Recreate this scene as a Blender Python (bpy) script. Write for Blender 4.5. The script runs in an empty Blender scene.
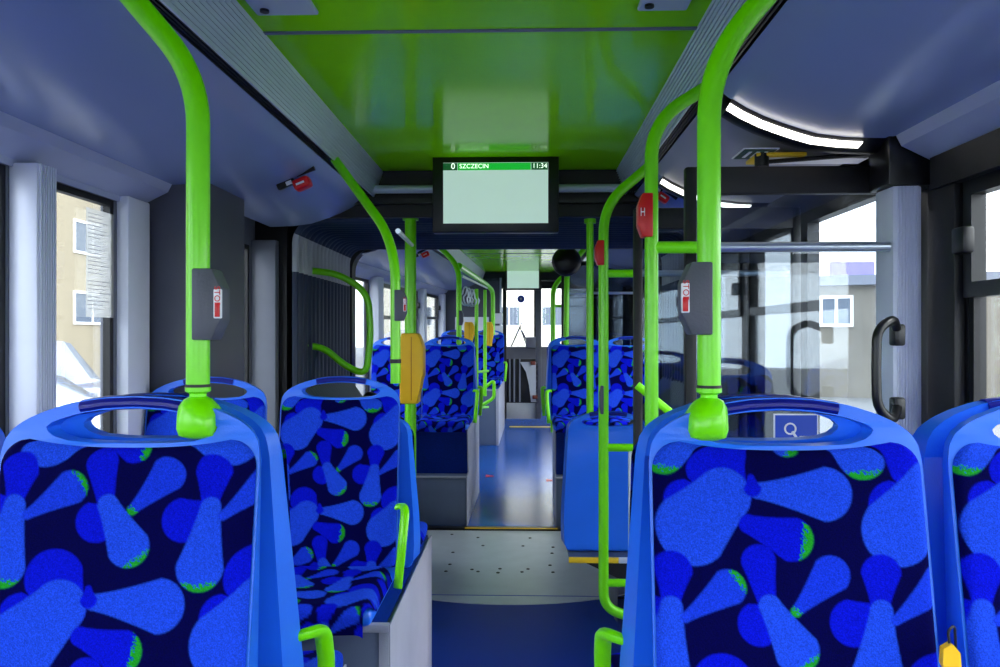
import bpy, bmesh, math, random
import numpy as np
from mathutils import Matrix, Vector
random.seed(7); np.random.seed(7)
S = bpy.context.scene
C = S.collection
PI = math.pi
# ------------------------------------------------------------------ camera, sky, exposure
F = 780.0
YAW = math.atan(23 / F); PITCH = 1.5 / F; EYE = 1.55
cd = bpy.data.cameras.new('camera'); cam = bpy.data.objects.new('camera', cd); C.objects.link(cam)
cam.location = (0, 0, EYE); cam.rotation_euler = (PI / 2 + PITCH, 0, YAW)
cd.sensor_width = 36; cd.lens = 36 * F / 1000; cd.clip_start = 0.02; cd.clip_end = 500
S.camera = cam
w = bpy.data.worlds.new('overcast sky'); S.world = w; w.use_nodes = True
nt = w.node_tree; nt.nodes.clear()
o_ = nt.nodes.new('ShaderNodeOutputWorld'); b_ = nt.nodes.new('ShaderNodeBackground')
tc = nt.nodes.new('ShaderNodeTexCoord'); nz = nt.nodes.new('ShaderNodeTexNoise'); cr = nt.nodes.new('ShaderNodeValToRGB')
nz.inputs['Scale'].default_value = 1.6; nz.inputs['Detail'].default_value = 5
cr.color_ramp.elements[0].position = .35; cr.color_ramp.elements[0].color = (.80, .89, 1, 1)
cr.color_ramp.elements[1].position = .65; cr.color_ramp.elements[1].color = (1, 1, 1, 1)
nt.links.new(tc.outputs['Generated'], nz.inputs['Vector']); nt.links.new(nz.outputs['Fac'], cr.inputs['Fac'])
nt.links.new(cr.outputs['Color'], b_.inputs['Color']); b_.inputs['Strength'].default_value = 3.4
nt.links.new(b_.outputs[0], o_.inputs[0])
sd = bpy.data.lights.new('sun', 'SUN'); sun = bpy.data.objects.new('sun', sd); C.objects.link(sun)
sd.energy = 1.0; sd.angle = math.radians(12); sd.color = (1, .96, .9)
sun.rotation_euler = (math.radians(50), 0, math.radians(70))
S.view_settings.view_transform = 'Standard'; S.view_settings.look = 'None'
S.view_settings.exposure = 1.0; S.view_settings.gamma = 1; S.view_settings.use_curve_mapping = False
S.cycles.max_bounces = 12; S.cycles.transparent_max_bounces = 24; S.cycles.diffuse_bounces = 6
S.cycles.use_denoising = True

# ------------------------------------------------------------------ helpers
def W(px, py, Y):
    u = (px - 500) / F; v = (333.5 - py) / F
    x = u * math.cos(YAW) - math.sin(YAW); y = u * math.sin(YAW) + math.cos(YAW)
    return Vector((x / y * Y, Y, EYE + (v + PITCH) / y * Y))
FM = Matrix.Translation((0, 5.5, 0)) @ Matrix.Rotation(-.02, 4, 'Z') @ Matrix.Rotation(.02, 4, 'X') @ Matrix.Translation((0, -5.5, 0))
ID = Matrix.Identity(4)

def lin(c):
    return tuple(((v / 255) / 12.92 if v / 255 <= .04045 else ((v / 255 + .055) / 1.055) ** 2.4) for v in c)
def mat(name, rgb, rough=.5, metal=0, spec=.5, bump=0, bscale=60, var=.06, vscale=6, coat=0, emit=0, srgb=True):
    m = bpy.data.materials.new(name); m.use_nodes = True
    t = m.node_tree; p = t.nodes['Principled BSDF']; L = t.links
    c = lin(rgb) if srgb else rgb
    tcn = t.nodes.new('ShaderNodeTexCoord'); n = t.nodes.new('ShaderNodeTexNoise')
    n.inputs['Scale'].default_value = vscale; n.inputs['Detail'].default_value = 4
    L.new(tcn.outputs['Object'], n.inputs['Vector'])
    r = t.nodes.new('ShaderNodeValToRGB')
    r.color_ramp.elements[0].position = .3; r.color_ramp.elements[1].position = .7
    r.color_ramp.elements[0].color = tuple(v * (1 - var) for v in c) + (1,)
    r.color_ramp.elements[1].color = tuple(min(1, v * (1 + var)) for v in c) + (1,)
    L.new(n.outputs['Fac'], r.inputs['Fac']); L.new(r.outputs['Color'], p.inputs['Base Color'])
    p.inputs['Roughness'].default_value = rough; p.inputs['Metallic'].default_value = metal
    p.inputs['Specular IOR Level'].default_value = spec; p.inputs['Coat Weight'].default_value = coat
    p.inputs['Coat Roughness'].default_value = .08
    if emit:
        p.inputs['Emission Color'].default_value = c + (1,); p.inputs['Emission Strength'].default_value = emit
    if bump:
        n2 = t.nodes.new('ShaderNodeTexNoise'); n2.inputs['Scale'].default_value = bscale; n2.inputs['Detail'].default_value = 3
        L.new(tcn.outputs['Object'], n2.inputs['Vector'])
        bp = t.nodes.new('ShaderNodeBump'); bp.inputs['Strength'].default_value = bump; bp.inputs['Distance'].default_value = .002
        L.new(n2.outputs['Fac'], bp.inputs['Height']); L.new(bp.outputs['Normal'], p.inputs['Normal'])
    return m
def glass(name, tint=(1, 1, 1), gl=.08, rough=.02):
    m = bpy.data.materials.new(name); m.use_nodes = True
    t = m.node_tree; t.nodes.clear(); L = t.links
    o = t.nodes.new('ShaderNodeOutputMaterial'); tr = t.nodes.new('ShaderNodeBsdfTransparent'); g = t.nodes.new('ShaderNodeBsdfGlossy')
    mx = t.nodes.new('ShaderNodeMixShader'); fr = t.nodes.new('ShaderNodeLayerWeight'); fr.inputs['Blend'].default_value = .12
    mr = t.nodes.new('ShaderNodeMapRange'); mr.inputs['To Min'].default_value = gl; mr.inputs['To Max'].default_value = .6
    tr.inputs['Color'].default_value = tuple(tint) + (1,); g.inputs['Roughness'].default_value = rough
    L.new(fr.outputs['Fresnel'], mr.inputs['Value']); L.new(mr.outputs['Result'], mx.inputs['Fac'])
    L.new(tr.outputs[0], mx.inputs[1]); L.new(g.outputs[0], mx.inputs[2]); L.new(mx.outputs[0], o.inputs[0])
    return m
def fabric():
    m = bpy.data.materials.new('petal plush fabric'); m.use_nodes = True
    t = m.node_tree; p = t.nodes['Principled BSDF']; L = t.links
    a = t.nodes.new('ShaderNodeAttribute'); a.attribute_name = 'petal'
    tcn = t.nodes.new('ShaderNodeTexCoord'); n = t.nodes.new('ShaderNodeTexNoise'); n.inputs['Scale'].default_value = 420; n.inputs['Detail'].default_value = 2
    L.new(tcn.outputs['Object'], n.inputs['Vector'])
    mr = t.nodes.new('ShaderNodeMapRange'); mr.inputs['From Min'].default_value = .3; mr.inputs['From Max'].default_value = .7
    mr.inputs['To Min'].default_value = .72; mr.inputs['To Max'].default_value = 1.28
    L.new(n.outputs['Fac'], mr.inputs['Value'])
    mx = t.nodes.new('ShaderNodeVectorMath'); mx.operation = 'SCALE'
    L.new(a.outputs['Color'], mx.inputs[0]); L.new(mr.outputs['Result'], mx.inputs['Scale'])
    L.new(mx.outputs[0], p.inputs['Base Color'])
    p.inputs['Roughness'].default_value = .85; p.inputs['Specular IOR Level'].default_value = .04
    p.inputs['Sheen Weight'].default_value = 0; p.inputs['Sheen Tint'].default_value = (.4, .5, 1, 1)
    bp = t.nodes.new('ShaderNodeBump'); bp.inputs['Strength'].default_value = .35; bp.inputs['Distance'].default_value = .0015
    L.new(n.outputs['Fac'], bp.inputs['Height']); L.new(bp.outputs['Normal'], p.inputs['Normal'])
    return m

M_pole = mat('green powder coated tube', (122, 236, 0), .30, 0, .45, coat=.2, var=0)
M_gceil = mat('glossy green ceiling laminate', (146, 238, 0), .15, 0, .25, coat=0, var=.06, vscale=2)
M_gsilver = mat('brushed silver tube', (190, 200, 210), .3, .8)
M_shell = mat('blue moulded plastic', (30, 112, 244), .36, 0, .5, bump=.15, bscale=300, var=.04)
M_grip = mat('dark blue rubber grip', (8, 14, 130), .32, var=.05)
M_cove = mat('blue grey ceiling panel', (140, 154, 192), .24, 0, .5, var=.03, vscale=2)
M_duct = mat('light grey aluminium duct', (196, 208, 220), .35, .2, var=.04)
M_trim = mat('pale grey moulding', (170, 178, 205), .45, var=.04)
M_black = mat('black rubber', (14, 14, 20), .5, bump=.2, bscale=90, var=.15)
M_bplas = mat('black plastic', (9, 10, 16), .35, var=.1)
M_dgrey = mat('charcoal panel', (78, 80, 92), .5, bump=.3, bscale=220, var=.06)
M_grey = mat('grey panel', (112, 116, 130), .5, var=.05)
M_white = mat('white coated aluminium', (214, 218, 232), .38, var=.03)
M_rib = mat('anodised ribbed aluminium', (214, 218, 236), .4, .1, var=.04)
M_box = mat('light grey wheel box cladding', (158, 162, 180), .5, bump=.5, bscale=260, var=.05)
M_boxf = mat('slate blue box front', (84, 98, 126), .45, bump=.3, bscale=260, var=.06)
M_mat = mat('navy anti slip vinyl', (3, 40, 135), .42, spec=.2, bump=.5, bscale=420, var=.2, vscale=120)
M_plate = mat('satin turntable plate', (196, 202, 210), .33, .2, var=.05, vscale=8)
M_bell = mat('dark pleated rubber cloth', (32, 50, 80), .5, bump=.3, bscale=120, var=.15)
M_bellp = mat('pale pleated cloth', (190, 194, 200), .7, var=.1)
M_red = mat('red plastic', (206, 12, 20), .35)
M_wht = mat('white print', (235, 235, 240), .5, var=.02)
M_orange = mat('orange plastic', (255, 196, 28), .45)
M_yel = mat('yellow edge strip', (240, 196, 20), .45)
M_led = mat('led diffuser', (255, 250, 240), .5, emit=2.2, var=0)
M_screen = mat('lit display', (186, 214, 204), .3, emit=.34, var=.02)
M_scrbar = mat('lit green banner', (10, 150, 40), .3, emit=.6, var=.0)
M_scrdk = mat('lit dark green banner', (6, 84, 36), .3, emit=.35, var=.0)
M_txt = mat('lit lettering', (225, 245, 225), .3, emit=.8, var=0)
M_refltext = mat('grey reflected lettering', (150, 150, 160), .6)  # grey of the reflected text rows in the left window
M_sblue = mat('blue sticker', (14, 70, 190), .35)
M_sgreen = mat('dark green sticker', (18, 70, 58), .4)
M_pane = glass('clear window glass', (.93, .96, .97))
M_leafg = glass('door leaf glass', (.80, .86, .90), .10)
M_fab = fabric()
M_hammer = mat('red hammer housing', (220, 20, 24), .35)
M_beige = mat('beige render', (142, 132, 112), .85, bump=.4, bscale=8, var=.05, vscale=.6)
M_wing = mat('white window frame', (235, 235, 235), .5)
M_wdk = mat('dark window pane', (80, 92, 110), .12)
M_asph = mat('pale concrete paving', (112, 112, 112), .9, bump=.4, bscale=12, var=.08, vscale=.5)
M_silverp = mat('silver blue car paint', (70, 80, 104), .25, .3, coat=.6)
M_whitep = mat('white car paint', (128, 132, 140), .25, coat=.6)
M_tyre = mat('tyre rubber', (28, 28, 30), .8)
M_lamp = mat('clear headlamp', (220, 228, 238), .08, coat=1)
M_purple = mat('violet billboard', (130, 120, 205), .6)
M_reflsheet = mat('pale reflection sheet', (236, 234, 226), .7)  # pale window reflection put into the colour of a translucent sheet
_t = M_reflsheet.node_tree; _tl = _t.nodes.new('ShaderNodeBsdfTranslucent'); _tp = _t.nodes.new('ShaderNodeBsdfTransparent'); _m1 = _t.nodes.new('ShaderNodeMixShader'); _m2 = _t.nodes.new('ShaderNodeMixShader')
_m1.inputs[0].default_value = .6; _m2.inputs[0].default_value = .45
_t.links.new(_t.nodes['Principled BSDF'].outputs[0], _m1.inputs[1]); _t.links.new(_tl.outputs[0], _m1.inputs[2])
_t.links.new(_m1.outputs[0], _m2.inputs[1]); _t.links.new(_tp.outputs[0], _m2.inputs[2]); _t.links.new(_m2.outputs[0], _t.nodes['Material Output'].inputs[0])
M_fleaf = mat('pale grey lower panel', (170, 174, 184), .5)

class MB:
    def __init__(s): s.b = bmesh.new(); s.mi = 0
    def face(s, vs):
        try:
            f = s.b.faces.new(vs); f.material_index = s.mi; return f
        except ValueError: return None
    def box(s, x0, x1, y0, y1, z0, z1, bev=0, seg=2):
        t = bmesh.new(); bmesh.ops.create_cube(t, size=1)
        for v in t.verts: v.co = Vector((x0 + (v.co.x + .5) * (x1 - x0), y0 + (v.co.y + .5) * (y1 - y0), z0 + (v.co.z + .5) * (z1 - z0)))
        if bev: bmesh.ops.bevel(t, geom=t.edges[:], offset=bev, segments=seg, profile=.5, affect='EDGES', clamp_overlap=True)
        s.add(t); return s
    def add(s, t, M=None):
        if M is not None: bmesh.ops.transform(t, matrix=M, verts=t.verts[:])
        mp = {}
        for v in t.verts: mp[v] = s.b.verts.new(v.co)
        for f in t.faces: s.face([mp[v] for v in f.verts])
        t.free(); return s
    def quad(s, a, b, c, d):
        s.face([s.b.verts.new(p) for p in (a, b, c, d)]); return s
    def tube(s, pts, r, n=14, ry=None, cap=True, up=None):
        pts = [Vector(p) for p in pts]; N = len(pts); rr = r if isinstance(r, (list, tuple)) else [r] * N
        ry = ry if isinstance(ry, (list, tuple)) else ([ry] * N if ry else rr)
        T = []
        for i in range(N):
            d = pts[min(i + 1, N - 1)] - pts[max(i - 1, 0)]; T.append(d.normalized())
        u = Vector(up) if up else (Vector((0, 0, 1)) if abs(T[0].z) < .9 else Vector((0, 1, 0)))
        rings = []
        for i in range(N):
            a = (u - T[i] * u.dot(T[i])).normalized(); u = a; b = T[i].cross(a)
            rings.append([s.b.verts.new(pts[i] + a * (math.cos(2 * PI * k / n) * rr[i]) + b * (math.sin(2 * PI * k / n) * ry[i])) for k in range(n)])
        for i in range(N - 1):
            for k in range(n): s.face([rings[i][k], rings[i][(k + 1) % n], rings[i + 1][(k + 1) % n], rings[i + 1][k]])
        if cap:
            s.face(rings[0][::-1]); s.face(rings[-1])
        return s
    def prism(s, poly, y0, y1, axis='y'):
        """poly in the plane normal to axis"""
        def P(a, b, t): return {'y': (a, t, b), 'x': (t, a, b), 'z': (a, b, t)}[axis]
        A = [s.b.verts.new(P(a, b, y0)) for a, b in poly]; B = [s.b.verts.new(P(a, b, y1)) for a, b in poly]
        n = len(poly); s.face(A[::-1]); s.face(B)
        for i in range(n): s.face([A[i], A[(i + 1) % n], B[(i + 1) % n], B[i]])
        return s
    def sheet(s, poly, y0, y1, th=0.006):
        """open profile in xz swept along y, given thickness"""
        P = [Vector((a, 0, b)) for a, b in poly]; N = len(P); off = []
        for i in range(N):
            d = (P[min(i + 1, N - 1)] - P[max(i - 1, 0)]).normalized(); off.append(Vector((-d.z, 0, d.x)) * th)
        full = [(p.x, p.z) for p in P] + [(p.x + o.x, p.z + o.z) for p, o in zip(P[::-1], off[::-1])]
        A = [s.b.verts.new((a, y0, b)) for a, b in full]; B = [s.b.verts.new((a, y1, b)) for a, b in full]
        n = len(full)
        for i in range(n): s.face([A[i], A[(i + 1) % n], B[(i + 1) % n], B[i]])
        for R in (A, B):
            for i in range(N - 1): s.face([R[i], R[i + 1], R[n - 2 - i], R[n - 1 - i]])
        return s
    def build(s, name, m, parent=None, M=None, smooth=True, ang=35, local=None):
        bmesh.ops.recalc_face_normals(s.b, faces=s.b.faces[:])
        me = bpy.data.meshes.new(name)
        if local is not None: bmesh.ops.transform(s.b, matrix=local, verts=s.b.verts[:])
        s.b.to_mesh(me); s.b.free()
        for q in (m if isinstance(m, (list, tuple)) else [m]): me.materials.append(q)
        return link(name, me, parent, M, smooth, ang)
def link(name, me, parent=None, M=None, smooth=True, ang=35):
    if smooth:
        me.shade_smooth(); me.set_sharp_from_angle(angle=math.radians(ang))
    o = bpy.data.objects.new(name, me); C.objects.link(o)
    if parent is not None: o.parent = parent
    elif M is not None: o.matrix_world = M
    return o
def tag(o, label=None, cat=None, group=None, kind=None):
    if label: o['label'] = label
    if cat: o['category'] = cat
    if group: o['group'] = group
    if kind: o['kind'] = kind
    return o
def empty(name, loc=(0, 0, 0), M=None, rz=0, **k):
    o = bpy.data.objects.new(name, None); C.objects.link(o); o.empty_display_size = .05
    o.matrix_world = (M or ID) @ Matrix.Translation(loc) @ Matrix.Rotation(rz, 4, 'Z'); tag(o, **k); return o
def copy_tree(o, M, name=None):
    c = o.copy(); C.objects.link(c); c.matrix_world = M
    def kids(a, b):
        for ch in list(a.children):
            d = ch.copy(); C.objects.link(d); d.parent = b; d.matrix_parent_inverse = ch.matrix_parent_inverse.copy(); kids(ch, d)
    kids(o, c); return c
def struct(b, name, m, M=None, **k):
    o = b.build(name, m, None, M, **k); o['kind'] = 'structure'; return o
def fillet(pts, r, n=8):
    pts = [Vector(p) for p in pts]; rs = r if isinstance(r, (list, tuple)) else [r] * len(pts); out = [pts[0]]
    for i in range(1, len(pts) - 1):
        a = (pts[i - 1] - pts[i]); b = (pts[i + 1] - pts[i]); q = min(rs[i], a.length * .49, b.length * .49)
        p0 = pts[i] + a.normalized() * q; p2 = pts[i] + b.normalized() * q
        for k in range(n + 1):
            t = k / n; out.append(p0 * (1 - t) ** 2 + pts[i] * 2 * t * (1 - t) + p2 * t * t)
    out.append(pts[-1]); return out
def text(s, size, name, m, parent, loc, rot=(PI / 2, 0, 0), ext=.0004, align='CENTER', sx=1):
    c = bpy.data.curves.new('lettering', 'FONT'); c.body = s; c.size = size; c.extrude = ext; c.align_x = align; c.align_y = 'CENTER'
    o = bpy.data.objects.new('lettering', c); C.objects.link(o)
    dg = bpy.context.evaluated_depsgraph_get(); me = bpy.data.meshes.new_from_object(o.evaluated_get(dg))
    bpy.data.objects.remove(o); bpy.data.curves.remove(c)
    from mathutils import Euler
    me.transform(Matrix.Translation(loc) @ Euler(rot).to_matrix().to_4x4() @ Matrix.Diagonal((sx, 1, 1, 1)))
    me.materials.clear(); me.materials.append(m)
    return link(name, me, parent, smooth=False)

# ------------------------------------------------------------------ bus shell, rear section
XL, XR = -1.43, 1.19
CX = -.125
def cov(side, pts):      # mirror profile given as (distance from centre, z)
    return [(CX + side * a, z) for a, z in pts]
COVE = [(.694, 2.27), (.735, 2.238), (.775, 2.213), (.83, 2.186), (.88, 2.167), (.93, 2.150), (.98, 2.135), (1.06, 2.125), (1.12, 2.122), (1.19, 2.12)]
STRIP = [(1.19, 2.12), (1.205, 2.09), (1.295, 2.045), (1.30, 2.02)]
def duct():
    a = Vector((.605, 2.40)); b = Vector((.652, 2.27)); out = []
    n = 11
    for i in range(n):
        for t, d in ((0, 0), (.45, 0), (.5, .004), (.95, .004)):
            p = a.lerp(b, (i + t) / n); out.append((p.x - d, p.y - d * .5))
    out.append((b.x, b.y)); return out
def ceiling(y0, y1, M, seams, front=False):
    b = MB(); b.box(CX - .605, CX + .605, y0, y1, 2.40, 2.42)
    o = struct(b, 'ceiling', M_gceil, M)
    for s in seams:
        b = MB(); b.box(CX - .605, CX + .605, s - .008, s + .008, 2.396, 2.4); struct(b, 'trim', M_grey, M)
    for sd_, nm in ((-1, 'left'), (1, 'right')):
        b = MB(); b.sheet(cov(sd_, duct()), y0, y1, .004); struct(b, 'ceiling_duct', M_duct, M, ang=20)
        b = MB(); b.sheet(cov(sd_, [(.652, 2.272), (.656, 2.295), (.690, 2.295), (.694, 2.27)]), y0, y1, .004)
        for i in range(3):
            q = .658 + i * .011; b.box(min(CX + sd_ * q, CX + sd_ * (q + .006)), max(CX + sd_ * q, CX + sd_ * (q + .006)), y0, y1, 2.272, 2.29)
        struct(b, 'ceiling_channel', M_black, M)
def cove(side, y0, y1, M, m=M_cove, seams=(), name='ceiling_cove'):
    b = MB(); b.sheet(cov(side, COVE), y0, y1, .008); o = struct(b, name, m, M)
    for s in seams:
        b = MB(); b.sheet([(x, z - .001) for x, z in cov(side, COVE)], s - .0015, s + .0015, .004); struct(b, 'trim', M_bplas, M)
    return o
def strip(side, y0, y1, M, m=M_trim):
    b = MB(); b.sheet(cov(side, STRIP), y0, y1, .008); struct(b, 'trim', m, M)
ceiling(-2.2, 4.02, ID, (2.17, -.2))
cove(-1, -2.2, 4.02, ID, seams=(2.78, .9)); strip(-1, -2.2, 2.875, ID)
cove(1, -2.2, 2.30, ID, seams=(1.0,)); strip(1, -2.2, 2.26, ID)
cove(1, 2.42, 3.42, ID, mat('warm grey door cover', (156, 156, 168), .5), name='ceiling_door_cover'); cove(1, 3.42, 4.02, ID)
b = MB(); b.box(-1.52, 1.28, -2.2, 4.2, 2.47, 2.5); struct(b, 'roof', M_grey)
# floor
b = MB(); b.box(XL - .08, XR + .08, -2.2, 4.6, -.05, 0); struct(b, 'floor', M_mat)
b = MB()     # turntable plate
n = 48; cx, cy, R = -.10, 5.46, .98
arc = []
for i in range(n + 1):
    a = PI + .32 + (PI - .64) * i / n
    arc.append((cx + 1.18 * math.cos(a), cy + R * math.sin(a) if True else 0))
poly = [(-1.22, 6.2), (-1.22, arc[0][1])] + arc + [(1.02, arc[-1][1]), (1.02, 6.2)]
b.prism(poly, 0.0, .006, 'z'); tt = struct(b, 'floor_turntable', M_plate)
b = MB()
for (px, py) in [(452, 535), (478, 538), (530, 538), (483, 546), (523, 546), (453, 553), (552, 553), (450, 565), (550, 565), (446, 572), (472, 570), (478, 572), (500, 569), (522, 572), (528, 569), (553, 572), (553, 547), (498, 573)]:
    Y = 1.545 * F / (py - 335); p = W(px, py, Y)
    t = bmesh.new(); bmesh.ops.create_cone(t, cap_ends=True, segments=12, radius1=.012, radius2=.010, depth=.004)
    b.add(t, Matrix.Translation((p.x, Y, .008)))
b.build('screw_heads', M_bplas, tt)
b = MB(); b.box(-1.2, 1.0, 4.62, 4.628, .006, .0075); b.build('joint_line', M_sblue, tt)
b = MB(); b.box(-1.2, 1.0, 6.15, 6.24, .006, .022, .004); struct(b, 'trim', M_bplas)
b = MB(); b.box(-.46, .27, 6.15, 6.17, .022, .026); struct(b, 'trim', M_yel)
# walls
TOPW, BOTW = 2.02, .85
def wallpiece(side, y0, y1, z0, z1, M, m=M_dgrey, name=None, th=.05):
    x = XL if side < 0 else XR
    b = MB(); b.box(min(x, x + side * th), max(x, x + side * th), y0, y1, z0, z1)
    return struct(b, name or ('wall_left' if side < 0 else 'wall_right'), m, M)
def wall(side, y0, y1, openings, M, mp=M_dgrey):
    x = XL if side < 0 else XR; b = MB(); xa, xb = min(x, x + side * .05), max(x, x + side * .05)
    b.box(xa, xb, y0, y1, -.3, 0)
    b.box(xa, xb, y0, y1, TOPW + .02, 2.5)
    ys = y0
    for (a, c, z0, z1) in sorted(openings):
        if a > ys: b.box(xa, xb, ys, a, 0, TOPW + .02)
        if z0 > 0: b.box(xa, xb, a, c, 0, z0)
        if z1 < TOPW + .02: b.box(xa, xb, a, c, z1, TOPW + .02)
        ys = c
    if ys < y1: b.box(xa, xb, ys, y1, 0, TOPW + .02)
    struct(b, 'wall_left' if side < 0 else 'wall_right', mp, M)
wn = [0]
def window(side, y0, y1, z0, z1, M, sash=None, fr=.022):
    wn[0] += 1; x = XL if side < 0 else XR
    t = empty('window_%d' % wn[0], (x, (y0 + y1) / 2, z0), M, kind='structure')
    dy = (y1 - y0) / 2; h = z1 - z0
    def ring(za, zb, f, xa, xb):
        b = MB(); X0, X1 = min(side * xa, side * xb), max(side * xa, side * xb)
        b.box(X0, X1, -dy, dy, za, za + f); b.box(X0, X1, -dy, dy, zb - f, zb)
        b.box(X0, X1, -dy, -dy + f, za + f, zb - f); b.box(X0, X1, dy - f, dy, za + f, zb - f); return b
    ring(0, h, fr, .004, .03).build('frame', M_black, t, smooth=False)
    b = MB(); b.box(min(side * .016, side * .02), max(side * .016, side * .02), -dy + fr * .5, dy - fr * .5, fr * .5, h - fr * .5); b.build('pane', M_pane, t)
    if sash:
        zs = sash - z0
        ring(zs, h, .04, -.012, .026).build('sash_frame', M_bplas, t, smooth=False)
        b = MB(); X0, X1 = sorted((side * -.045, side * -.012)); b.box(X0, X1, dy - .06, dy - .0, (zs + h) / 2 - .04, (zs + h) / 2 + .03, .008); b.build('latch', M_bplas, t)
    return t
wall(-1, -2.2, 4.15, [(-1.9, .6, BOTW, TOPW), (.72, 2.12, BOTW, TOPW), (2.23, 2.69, BOTW, TOPW), (3.22, 4.045, BOTW, TOPW)], ID, M_grey)
for a, c in ((-1.9, .6), (.72, 2.12), (2.23, 2.69), (3.22, 4.045)): window(-1, a, c, BOTW, TOPW, ID)
wall(1, -2.2, 4.15, [(-1.9, .6, BOTW, 1.96), (.72, 2.125, BOTW, 1.96), (2.40, 3.3, 0, 2.02)], ID, M_bplas)
window(1, -1.9, .6, BOTW, 1.96, ID, 1.65)
window(1, .72, 2.125, BOTW, 1.96, ID, 1.65)
def pillar(x0, x1, y0, y1, z0, z1, M=ID, ribs='x', name='trim_pillar', m=M_rib):
    """smooth box with vertical ribs on one face: 'x' the aisle side, 'y' the side facing the rear"""
    b = MB(); b.box(x0, x1, y0, y1, z0, z1, .006)
    if ribs == 'x':
        n = 7; xf = x1 if x0 < 0 else x0; s = 1 if x0 < 0 else -1
        for i in range(n):
            a = y0 + .008 + (y1 - y0 - .016) * (i + .2) / n; c = a + (y1 - y0 - .016) * .55 / n
            b.box(min(xf, xf + s * .004), max(xf, xf + s * .004), a, c, z0 + .001, z1 - .001)
    elif ribs == 'y':
        n = 8
        for i in range(n):
            a = x0 + .010 + (x1 - x0 - .02) * (i + .2) / n; c = a + (x1 - x0 - .02) * .55 / n
            b.box(a, c, y0 - .004, y0, z0 + .001, z1 - .001)
    return struct(b, name, m, M)
pillar(XL, XL + .082, 2.126, 2.22, BOTW - .1, 2.03)
pillar(XL, XL + .08, .6, .72, BOTW - .1, 2.03)
pillar(XL, XL + .045, 2.70, 2.86, BOTW - .1, 2.04, ribs=None, m=M_white)
b = MB(); b.box(XL, -1.168, 2.88, 3.246, .66, EYE + .57, .008); struct(b, 'wall_duct_cabinet', M_dgrey)
pillar(1.065, 1.148, 2.279, 2.393, 0, 1.98, ribs='y', m=M_rib)
b = MB(); b.box(1.05, XR, 2.27, 2.40, 1.98, 2.125, .005); struct(b, 'trim', M_bplas)
b = MB(); b.box(XL, -1.30, 4.06, 4.12, .3, 2.05, .004); struct(b, 'trim', M_grey)
b = MB(); b.box(XR - .03, XR, 2.135, 2.275, .5, 1.98, .004); struct(b, 'trim', M_black)
b = MB(); b.box(XR - .04, XR, -2.2, .72, 1.96, 2.05); b.box(XR - .04, XR, .72, 2.24, 1.96, 2.05); struct(b, 'trim', M_black)
# rear wall behind the viewer with its window
b = MB(); b.box(-1.48, 1.24, -2.26, -2.2, 0, .95); b.box(-1.48, -1.2, -2.26, -2.2, .95, 2.5); b.box(.96, 1.24, -2.26, -2.2, .95, 2.5); b.box(-1.2, .96, -2.26, -2.2, 2.1, 2.5); struct(b, 'wall_back', M_grey)
b = MB(); b.box(-1.2, .96, -2.235, -2.225, .95, 2.1); struct(b, 'window_rear', M_pane)

# ------------------------------------------------------------------ articulation
def portal(y0, y1, ix0, ix1, iz0, iz1, r, ox0, ox1, oz0, oz1, name, m):
    n = 10; inner = []
    for (cx_, cz_, a0) in ((ix1 - r, iz1 - r, 0), (ix0 + r, iz1 - r, PI / 2), (ix0 + r, iz0 + r, PI), (ix1 - r, iz0 + r, 1.5 * PI)):
        for k in range(n + 1):
            a = a0 + PI / 2 * k / n; inner.append((cx_ + r * math.cos(a), cz_ + r * math.sin(a)))
    outer = []
    for (x, z) in inner:
        cxm, czm = (ix0 + ix1) / 2, (iz0 + iz1) / 2; dx, dz = x - cxm, z - czm
        t = min((ox1 - cxm if dx > 0 else cxm - ox0) / max(abs(dx), 1e-6), (oz1 - czm if dz > 0 else czm - oz0) / max(abs(dz), 1e-6))
        outer.append((cxm + dx * t, czm + dz * t))
    b = MB(); N = len(inner)
    R = [[b.b.verts.new((p[0], y, p[1])) for p in L] for y in (y0, y1) for L in (inner, outer)]
    for i in range(N):
        j = (i + 1) % N
        b.face([R[0][i], R[0][j], R[1][j], R[1][i]]); b.face([R[2][i], R[2][j], R[3][j], R[3][i]])
        b.face([R[0][i], R[0][j], R[2][j], R[2][i]]); b.face([R[1][i], R[1][j], R[3][j], R[3][i]])
    return struct(b, name, m)
portal(4.125, 4.2, -1.26, 1.02, -.1, 2.19, .10, -1.5, 1.26, -.3, 2.55, 'wall_joint_rear', M_black)
portal(5.44, 5.56, -1.20, .95, -.1, 2.16, .16, -1.5, 1.3, -.35, 2.62, 'wall_joint_front', M_black)
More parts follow.
